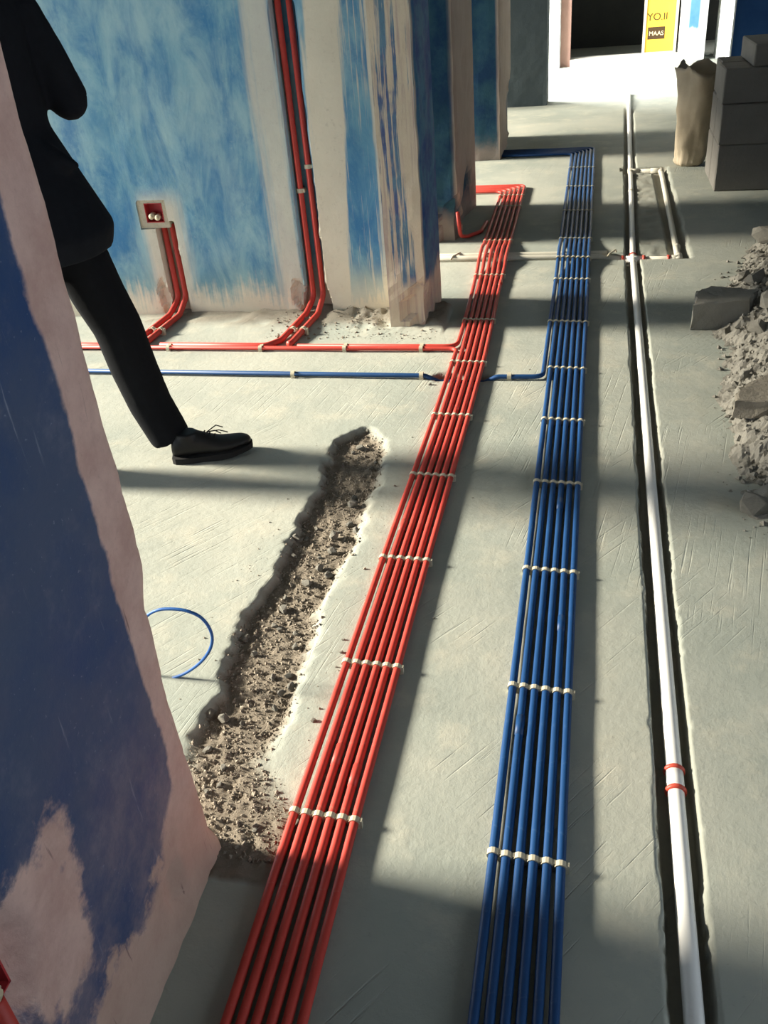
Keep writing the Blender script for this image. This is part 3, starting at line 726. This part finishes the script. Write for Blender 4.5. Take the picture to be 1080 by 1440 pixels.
while len(sp) < 9000:
    x, y = rnd.uniform(-.95, -.535), rnd.uniform(1.0, 2.78); t = trench(x, y)
    if rnd.random() < t * (1.1 - .25 * (y - 1)) or (t < .1 and rnd.random() < .006):
        r = .0015 + .0050 * rnd.random() ** 5; sp.append((x, y, floor_h(x, y)[0] + r * .35, r))
crumbs('trench_crumbs', sp, 'dirt_crumb', 'loose brown crumbs of broken screed filling the chiselled trench', 'crumbs')
for k in range(46):
    for _ in range(60):
        x, y = rnd.uniform(-.95, -.56), rnd.uniform(1.06, 2.72)
        if trench(x, y) > .8: break
    r = .009 + .014 * rnd.random() ** 2
    o = bpy.data.objects.new('screed_lump', ST[k % 8]); COL.objects.link(o); o.location = (x, y, floor_h(x, y)[0] + r * .45); o.scale = (r, r, r); o.rotation_euler = (rnd.random() * .6, rnd.random() * .6, rnd.random() * 6)
    tag(o, 'small broken screed lump lying in the chiselled floor trench', 'stone', 'screed lumps in the trench')
# heap along the other side of the white pipe
HE = [(1.7, .60), (2.1, .53), (2.5, .47), (2.9, .50), (3.2, .53), (3.6, .57), (3.9, .53), (4.2, .60), (4.5, .70), (5.0, .90), (5.6, 1.12)]
def heap_h(x, y):
    if y < 1.6 or y > 6.2: return -1
    e = lerp_c(HE, y) + .05 * fb(y * 5, 2.4)
    d = x - e; ends = sstep(y, 1.6, 2.1) * (1 - sstep(y, 5.0, 6.0))
    return (min(.20, max(0, d) * .42) * ends) * (1 + .35 * fb(x * 5, y * 5, 3)) + .030 * fb(x * 16, y * 16, 9, 6) * sstep(d, -.05, .06) * ends - .006 + .010 * sstep(d, -.06, .02) * ends
bm = bmesh.new(); rows = []
hx = lines(.40, 1.9, .012); hyl = lines(1.6, 6.2, .014)
for y in hyl: rows.append([bm.verts.new((x, y, heap_h(x, y))) for x in hx])
for a, b in zip(rows, rows[1:]):
    for i in range(len(hx) - 1):
        if max(v.co.z for v in (a[i], a[i + 1], b[i + 1], b[i])) > -.003: bm.faces.new((a[i], a[i + 1], b[i + 1], b[i]))
bmesh.ops.delete(bm, geom=[v for v in bm.verts if not v.link_faces], context='VERTS')
bm.verts.index_update(); HEAPV = [tuple(v.co) for v in bm.verts]; HEAPF = [tuple(v.index for v in f.verts) for f in bm.faces]; bm.free()
sp = []
while len(sp) < 9000:
    x, y = rnd.uniform(.40, 1.55), rnd.uniform(1.75, 5.7); d = x - lerp_c(HE, y)
    pr = sstep(d, -.10, .10)
    if rnd.random() < pr: r = .0025 + .013 * rnd.random() ** 3.5; sp.append((x, y, max(0, heap_h(x, y)) + r * .3, r))
crumbs('rubble_heap', sp, 'rubble_stone', 'low heap of grey demolition dust and gravel beside the white pipe', 'rubble', HEAPV, HEAPF)
n = 0; tries = 0
while n < 130 and tries < 9000:
    tries += 1
    x, y = rnd.uniform(.45, 1.35), rnd.uniform(2.0, 5.4); d = x - lerp_c(HE, y)
    if d < .0 or (d < .06 and rnd.random() < .5): continue
    if abs(x - .62) < .17 and abs(y - 3.85) < .20: continue
    if abs(x - .70) < .15 and abs(y - 3.18) < .20: continue
    r = .014 + .042 * rnd.random() ** 1.8
    o = bpy.data.objects.new('rubble_stone', ST[n % 8]); COL.objects.link(o); o.location = (x, y, max(0, heap_h(x, y)) + r * .30); s = rnd.uniform(.8, 1.25)
    o.scale = (r * s, r, r * .9); o.rotation_euler = (rnd.uniform(-.5, .5), rnd.uniform(-.5, .5), rnd.random() * 6.28)
    tag(o, 'grey concrete fragment lying in the demolition heap', 'stone', 'concrete fragments in the heap'); n += 1
def slab(name, poly, z0, z1, mat, label, cat='stone', top=None, jit=.006, seed=1):
    """broken slab: outline poly at the base, drawn in a little at the top, every edge knocked about"""
    rr = random.Random(seed); bm = bmesh.new(); sub = []
    for i, p in enumerate(poly):
        q = poly[(i + 1) % len(poly)]; m = 5
        for k in range(m): sub.append(Vector((p[0] + (q[0] - p[0]) * k / m, p[1] + (q[1] - p[1]) * k / m, 0)))
    c = sum(sub, Vector()) / len(sub); rings = []
    for f, z in ((1.0, z0), (1.0, z0 + (z1 - z0) * .5), (.985, z1 - .004), (.95, z1)):
        rings.append([bm.verts.new((c.x + (v.x - c.x) * f + jit * rr.uniform(-1, 1), c.y + (v.y - c.y) * f + jit * rr.uniform(-1, 1), z + (top(v.x, v.y) if top and z > z0 else 0) + jit * .5 * rr.uniform(-1, 1))) for v in sub])
    for a, b in zip(rings, rings[1:]):
        n_ = len(a)
        for i in range(n_): bm.faces.new((a[i], a[(i + 1) % n_], b[(i + 1) % n_], b[i]))
    bm.faces.new(rings[-1]); bm.faces.new(rings[0][::-1]); bmesh.ops.recalc_face_normals(bm, faces=bm.faces)
    return tag(obj(name, bm, mat), label, cat)
A = fl(972, 465); Bp = fl(1050, 463)
slab('concrete_chunk', [(A.x, A.y), (Bp.x, Bp.y + .02), (Bp.x + .05, Bp.y + .16), (A.x + .09, A.y + .22), (A.x + .02, A.y + .16)], 0, .115, 'rubble_stone', 'large broken concrete chunk with one flat dark side at the heap edge')
A = fl(1030, 590, .03)
slab('broken_slab', [(A.x, A.y), (A.x + .30, A.y - .02), (A.x + .34, A.y + .30), (A.x + .14, A.y + .22), (A.x + .02, A.y + .10)], .04, .095, 'rubble_dust', 'tan broken plaster slab lying flat on the rubble heap', top=lambda x, y: .03 * sstep(x, A.x, A.x + .3), seed=4)
for k, (px_, py_, r, lab) in enumerate(((1066, 700, .060, 'rounded grey concrete lump near the camera end of the heap'), (1045, 575, .035, 'pale angular concrete piece leaning on the tan broken slab'), (1072, 335, .075, 'upright pale concrete block fragment at the doorway end of the heap'), (1060, 400, .060, 'slanting pale concrete shard above the large flat-sided chunk'), (1075, 455, .055, 'bright pale concrete lump beside the large flat-sided chunk'))):
    P = fl(px_, py_, .05); o = bpy.data.objects.new('rubble_stone', ST[(k * 3 + 1) % 8]); COL.objects.link(o); o.location = (P.x, P.y, max(0, heap_h(P.x, P.y)) + r * .4); o.scale = (r * 1.2, r, r); o.rotation_euler = (.2 * k, .3, k * 1.3); tag(o, lab, 'stone')
# stray crumbs on the bare floor
for k, (px_, py_, r) in enumerate(((480, 918, .008), (441, 1014, .009), (483, 900, .006), (473, 938, .004), (580, 615, .004), (627, 537, .008), (605, 541, .010), (900, 628, .005), (745, 520, .004), (610, 870, .004), (665, 700, .003))):
    P = fl(px_, py_); o = bpy.data.objects.new('screed_crumb', ST[k % 8]); COL.objects.link(o); o.location = (P.x, P.y, floor_h(P.x, P.y)[0] + r * .35); o.scale = (r, r, r); tag(o, 'stray screed crumb on the bare floor between the pipe runs', 'stone', 'stray crumbs on the floor')
sp = []
for k in range(420):
    x, y = rnd.uniform(-1.4, -.62), rnd.uniform(3.62, 3.92)
    if x > -.86 and y > 3.73: continue
    r = .002 + .006 * rnd.random() ** 3; sp.append((x, y, floor_h(x, y)[0] + r * .3, r))
crumbs('plaster_crumbs', sp, 'dirt_crumb', 'plaster crumbs fallen along the foot of the blue wall and pier', 'crumbs')

# ------------------------------------------------------------------ block stack and sack
def block(x, y, z, L, D, Hh, rz, label):
    bm = bmesh.new(); box(bm, 0, L, 0, D, 0, Hh); bmesh.ops.bevel(bm, geom=bm.edges[:], offset=.006, segments=1, affect='EDGES')
    bmesh.ops.subdivide_edges(bm, edges=[e for e in bm.edges if e.calc_length() > .1], cuts=4, use_grid_fill=True)
    for v in bm.verts: v.co += Vector((fb(v.co.x * 20, v.co.y * 20, v.co.z * 20 + x), fb(v.co.y * 20, v.co.z * 20, 5 + x), 0)) * .0025
    o = obj('aac_block', bm, 'aac_block'); o.location = (x, y, z); o.rotation_euler = (0, 0, rz); tag(o, label, 'block', 'blocks of the stack')
block(.742, 6.03, 0, .60, .28, .268, 0, 'grey building block at the bottom of the stack')
block(.738, 6.02, .270, .60, .28, .222, -.01, 'grey building block second from the bottom of the stack')
block(.735, 6.03, .494, .60, .28, .190, .01, 'grey building block third from the bottom, under the loose top block')
block(1.36, 6.05, 0, .60, .28, .268, 0, 'grey building block beside the stack foot on the floor')
block(.885, 6.03, .686, .24, .50, .115, .02, 'small block lying crosswise on top of the stack')
block(.740, 6.33, 0, .60, .25, .268, 0, 'grey building block on the floor behind the stack front')
block(.742, 6.33, .270, .60, .25, .222, 0, 'grey building block in the rear row, second course')
block(.745, 6.33, .494, .60, .25, .190, 0, 'grey building block in the rear row, third course')
def sack():
    bm = bmesh.new(); cx, cy = .665, 6.80; rings = []; n_ = 56
    prof = [(0, .078), (.012, .092), (.03, .100), (.05, .098), (.075, .108), (.10, .106), (.13, .116), (.17, .118), (.21, .126), (.25, .128), (.30, .136), (.35, .140), (.40, .148), (.45, .154), (.50, .164), (.54, .174), (.58, .186), (.61, .196), (.60, .185), (.55, .165), (.50, .14)]
    for k, (z, r) in enumerate(prof):
        ring = []
        for i in range(n_):
            a = 2 * math.pi * i / n_; ca, sa = math.cos(a), math.sin(a)
            crumple = 1 - sstep(z, .10, .45)
            w = 1 + .13 * fb(ca * 1.5, sa * 1.5, z * 3) + .10 * crumple * fb(ca * 3 + z * 5, sa * 3, z * 22, 3) + .035 * math.sin(5 * a + z * 7)
            zz = z + (.05 * fb(ca * 1.8, sa * 1.8, 3.3) + .03 * math.cos(a - 2.6) if z > .45 else 0)
            ring.append(bm.verts.new((cx + .07 * z + .012 * fb(z * 9, 4.4) + r * w * ca, cy + r * w * sa * .8, max(0, zz))))
        rings.append(ring)
    for a, b in zip(rings, rings[1:]):
        for i in range(n_): bm.faces.new((a[i], a[(i + 1) % n_], b[(i + 1) % n_], b[i]))
    bm.faces.new(rings[0][::-1]); bm.faces.new(rings[-1]); bmesh.ops.recalc_face_normals(bm, faces=bm.faces)
    tag(obj('woven_sack', bm, 'sack_cloth', None, True), 'crumpled tan woven sack standing open beside the block stack', 'sack')
sack()

# ------------------------------------------------------------------ yellow board in the far doorway
yb = empty('yellow_board', (.735, 12.50, .075), 'yellow printed board standing in the dark far doorway', 'board')
bm = bmesh.new(); box(bm, -.165, .165, 0, .03, .02, 1.9); obj('panel', bm, 'yellow_board', yb)
for d in ((-.195, -.165, -.01, .035, 0, 1.93), (.165, .195, -.01, .035, 0, 1.93), (-.165, .165, -.01, .035, 0, .02), (-.165, .165, -.01, .035, 1.9, 1.93)):
    bm = bmesh.new(); box(bm, *d); obj('frame_bar', bm, 'board_frame', yb)
def text(body, size, loc, mat, parent):
    cu = bpy.data.curves.new('printed_text', 'FONT'); cu.body = body; cu.size = size; cu.align_x = 'CENTER'; cu.extrude = .0004
    t = bpy.data.objects.new('printed_text', cu); COL.objects.link(t); dg = bpy.context.evaluated_depsgraph_get()
    me = bpy.data.meshes.new_from_object(t.evaluated_get(dg)); bpy.data.objects.remove(t)
    me.materials.clear(); me.materials.append(MAT[mat]); o = bpy.data.objects.new('printed_text', me); COL.objects.link(o)
    o.parent = parent; o.location = loc; o.rotation_euler = (math.pi / 2, 0, 0)
text('YO.II', .11, (-.04, -.003, .355), 'print_dark', yb)
bm = bmesh.new(); box(bm, -.14, .055, -.002, 0, .155, .285); obj('print_block', bm, 'print_dark', yb)
text('MAAS', .066, (-.042, -.004, .195), 'print_pale', yb)

# ------------------------------------------------------------------ person
def person():
    px0 = Vector((-1.60, 2.47, 0))
    P = empty('person', px0, 'person in black jacket, trousers and shoes stepping forward behind the peeling wall', 'person')
    L = lambda x, y, z: Vector((x - px0.x, y - px0.y, z))
    # trousers
    bm = bmesh.new()
    loft(bm, [(L(-1.615, 2.47, 1.02), (.115, 0, 0), (0, .155, 0)), (L(-1.61, 2.47, .92), (.125, 0, 0), (0, .17, 0)), (L(-1.60, 2.47, .84), (.12, 0, 0), (0, .17, 0)), (L(-1.59, 2.47, .78), (.10, 0, 0), (0, .15, 0))])
    limb(bm, [L(-1.60, 2.555, .88), L(-1.560, 2.555, .74), L(-1.515, 2.555, .58), L(-1.475, 2.555, .47), L(-1.455, 2.555, .34), L(-1.425, 2.555, .20), L(-1.390, 2.555, .105), L(-1.375, 2.555, .062)], [.094, .093, .086, .080, .078, .074, .072, .070])
    limb(bm, [L(-1.60, 2.385, .88), L(-1.62, 2.385, .72), L(-1.655, 2.385, .50), L(-1.72, 2.385, .30), L(-1.795, 2.385, .10)], [.092, .090, .080, .074, .072])
    remesh_obj('trousers', bm, 'trouser_black', .011, P)
    # jacket
    bm = bmesh.new()
    loft(bm, [(L(-1.545, 2.47, .735), (.140, 0, 0), (0, .185, 0)), (L(-1.535, 2.47, .80), (.150, 0, 0), (0, .19, 0)), (L(-1.590, 2.47, .94), (.140, 0, 0), (0, .178, 0)), (L(-1.640, 2.47, 1.08), (.120, 0, 0), (0, .175, 0)),
              (L(-1.645, 2.47, 1.24), (.125, 0, 0), (0, .19, 0)), (L(-1.640, 2.47, 1.36), (.120, 0, 0), (0, .195, 0)), (L(-1.625, 2.47, 1.43), (.085, 0, 0), (0, .14, 0)), (L(-1.615, 2.47, 1.49), (.062, 0, 0), (0, .075, 0))], 20)
    limb(bm, [L(-1.62, 2.645, 1.37), L(-1.585, 2.670, 1.27), L(-1.545, 2.675, 1.18), L(-1.516, 2.660, 1.135), L(-1.510, 2.657, 1.100), L(-1.508, 2.655, 1.078)], [.070, .066, .066, .062, .048, .022])
    limb(bm, [L(-1.520, 2.658, 1.150), L(-1.528, 2.63, 1.25), L(-1.555, 2.595, 1.40)], [.060, .054, .042])
    limb(bm, [L(-1.63, 2.285, 1.37), L(-1.665, 2.25, 1.25), L(-1.69, 2.24, 1.12), L(-1.69, 2.24, .98), L(-1.67, 2.25, .85)], [.070, .062, .056, .050, .042])
    limb(bm, [L(-1.52, 2.46, 1.01), L(-1.465, 2.465, .992), L(-1.422, 2.47, .982)], [.05, .030, .010], 8)       # pocket flap standing off
    remesh_obj('jacket', bm, 'cloth_black', .011, P, 6)
    # body: head, neck and hands in one skin
    bm = bmesh.new(); hx_, hz = -1.585, 1.62
    loft(bm, [(L(hx_ - .01, 2.47, hz - .115), (.035, 0, 0), (0, .030, 0)), (L(hx_ + .015, 2.47, hz - .095), (.075, 0, 0), (0, .055, 0)), (L(hx_, 2.47, hz - .04), (.095, 0, 0), (0, .070, 0)), (L(hx_ - .003, 2.47, hz + .02), (.100, 0, 0), (0, .077, 0)), (L(hx_ - .005, 2.47, hz + .07), (.092, 0, 0), (0, .070, 0)), (L(hx_ - .005, 2.47, hz + .105), (.055, 0, 0), (0, .042, 0)), (L(hx_ - .005, 2.47, hz + .113), (.02, 0, 0), (0, .02, 0))], 18)
    limb(bm, [L(-1.62, 2.47, 1.40), L(-1.61, 2.47, 1.48), L(-1.595, 2.47, 1.55)], [.062, .055, .055])
    limb(bm, [L(hx_ + .090, 2.47, hz + .02), L(hx_ + .107, 2.47, hz - .012), L(hx_ + .112, 2.47, hz - .022), L(hx_ + .092, 2.47, hz - .034)], [.009, .013, .014, .011], 8)
    for s in (-1, 1): limb(bm, [L(hx_ - .012, 2.47 + s * .074, hz - .025), L(hx_ - .016, 2.47 + s * .083, hz + .005), L(hx_ - .012, 2.47 + s * .078, hz + .03)], [.010, .013, .010], 8)
    def hand(w, d, up, thumb):
        w, d, up = Vector(w), Vector(d).normalized(), Vector(up).normalized(); side = d.cross(up).normalized()
        limb(bm, [w - d * .03, w + d * .03, w + d * .085], [.026, .034, .030], 10)
        for k in range(4):
            b = w + d * .08 + up * (.026 - .0175 * k); ln = (.068, .076, .070, .055)[k]
            limb(bm, [b, b + d * ln * .5 + side * thumb * .004, b + d * ln * .85 + side * thumb * .018, b + d * ln + side * thumb * .030], [.0095, .009, .0082, .007], 8)
        limb(bm, [w + d * .02 + up * .025, w + d * .05 + up * .048, w + d * .08 + up * .052], [.012, .0105, .008], 8)
    hand(L(-1.562, 2.592, 1.415), (-.12, -.10, 1), (0, -1, 0), -1)
    hand(L(-1.668, 2.25, .835), (.12, 0, -1), (1, 0, 0), -1)
    remesh_obj('body', bm, 'skin', .006, P, 2)
    bm = bmesh.new()
    loft(bm, [(L(hx_ - .045, 2.47, hz - .05), (.066, 0, 0), (0, .066, 0)), (L(hx_ - .035, 2.47, hz + .02), (.082, 0, 0), (0, .082, 0)), (L(hx_ - .015, 2.47, hz + .065), (.098, 0, 0), (0, .083, 0)), (L(hx_ - .008, 2.47, hz + .105), (.078, 0, 0), (0, .066, 0)), (L(hx_ - .008, 2.47, hz + .128), (.035, 0, 0), (0, .03, 0))], 16)
    remesh_obj('hair', bm, 'hair_black', .008, P, 3)
    for s in (-1, 1):
        bm = bmesh.new(); bmesh.ops.create_uvsphere(bm, u_segments=10, v_segments=8, radius=.011, matrix=Matrix.Translation(L(hx_ + .083, 2.47 + s * .031, hz + .006))); e = obj('eye', bm, 'eye_white', P, True)
        bm = bmesh.new(); bmesh.ops.create_uvsphere(bm, u_segments=8, v_segments=6, radius=.0055, matrix=Matrix.Translation(L(hx_ + .0905, 2.47 + s * .031, hz + .006))); obj('iris', bm, 'hair_black', e, True)
    bm = bmesh.new(); limb(bm, [L(hx_ + .078, 2.447, hz - .062), L(hx_ + .088, 2.47, hz - .060), L(hx_ + .078, 2.493, hz - .062)], [.003, .006, .003], 8); obj('lips', bm, 'lip', P, True)
    # shoes
    def shoe(heel, toe, lift):
        h, t = Vector(heel), Vector(toe); d = (t - h); ln = d.length; d /= ln; s = Vector((0, 0, 1)).cross(d).normalized()
        def up_(f): return lift * sstep(f, .55, 1.0)
        prof = [(0, .020, .045), (.04, .030, .075), (.12, .036, .085), (.25, .038, .088), (.38, .038, .082), (.50, .041, .066), (.62, .045, .053), (.75, .046, .043), (.88, .038, .036), (.96, .025, .029), (1.0, .010, .020)]
        bm = bmesh.new(); secs = []
        for f, w, ht in prof:
            c = h + d * ln * f + Vector((0, 0, .018 + ht / 2 + up_(f))); secs.append((L(*c), s * w, Vector((0, 0, ht / 2))))
        loft(bm, secs, 18); 
        a = h + d * ln * .22; limb(bm, [L(a.x, a.y, .06), L(a.x, a.y, .105)], [.038, .036], 14)
        sh = remesh_obj('shoe', bm, 'shoe_leather', .006, P, 3)
        bm = bmesh.new(); lo, hi = [], []
        outline = [(f, w + .004) for f, w, _ in prof]
        pts_ = [(f, w) for f, w in outline] + [(f, -w) for f, w in reversed(outline)]
        for f, w in pts_:
            p_ = h + d * ln * (f * 1.02 - .01) + s * w; base = 0.001 if f < .32 else .008
            if f >= .32: base = .003
            lo.append(bm.verts.new(L(p_.x, p_.y, base + up_(f)))); hi.append(bm.verts.new(L(p_.x, p_.y, .022 + up_(f))))
        n_ = len(lo)
        for i in range(n_): bm.faces.new((lo[i], lo[(i + 1) % n_], hi[(i + 1) % n_], hi[i]))
        bm.faces.new(lo[::-1]); bm.faces.new(hi); bmesh.ops.recalc_face_normals(bm, faces=bm.faces); obj('sole', bm, 'sole_rubber', sh)
        bm = bmesh.new()
        for f in (.44, .50, .56):
            c = h + d * ln * f; z = .018 + {.44: .078, .50: .069, .56: .062}[f]
            limb(bm, [L(*(c - s * .02 + Vector((0, 0, z - .006)))), L(*(c + Vector((0, 0, z + .002)))), L(*(c + s * .02 + Vector((0, 0, z - .006))))], [.0022] * 3, 6)
        c = h + d * ln * .47 + Vector((0, 0, .094))
        for k, (df, ds, dz) in enumerate(((.05, -.02, .012), (.055, .015, .014), (.07, .0, .002))):
            limb(bm, [L(*c), L(*(c + d * df * .6 + s * ds + Vector((0, 0, dz)))), L(*(c + d * df + s * ds * 1.2 + Vector((0, 0, dz - .012))))], [.0020] * 3, 6)
        obj('laces', bm, 'lace_black', sh, True)
    shoe(fl(240, 655) + Vector((.0, .035, 0)), fl(352, 640) + Vector((0, .03, 0)), .018)
    shoe((-1.845, 2.385, 0), (-1.565, 2.405, 0), .0)
person()
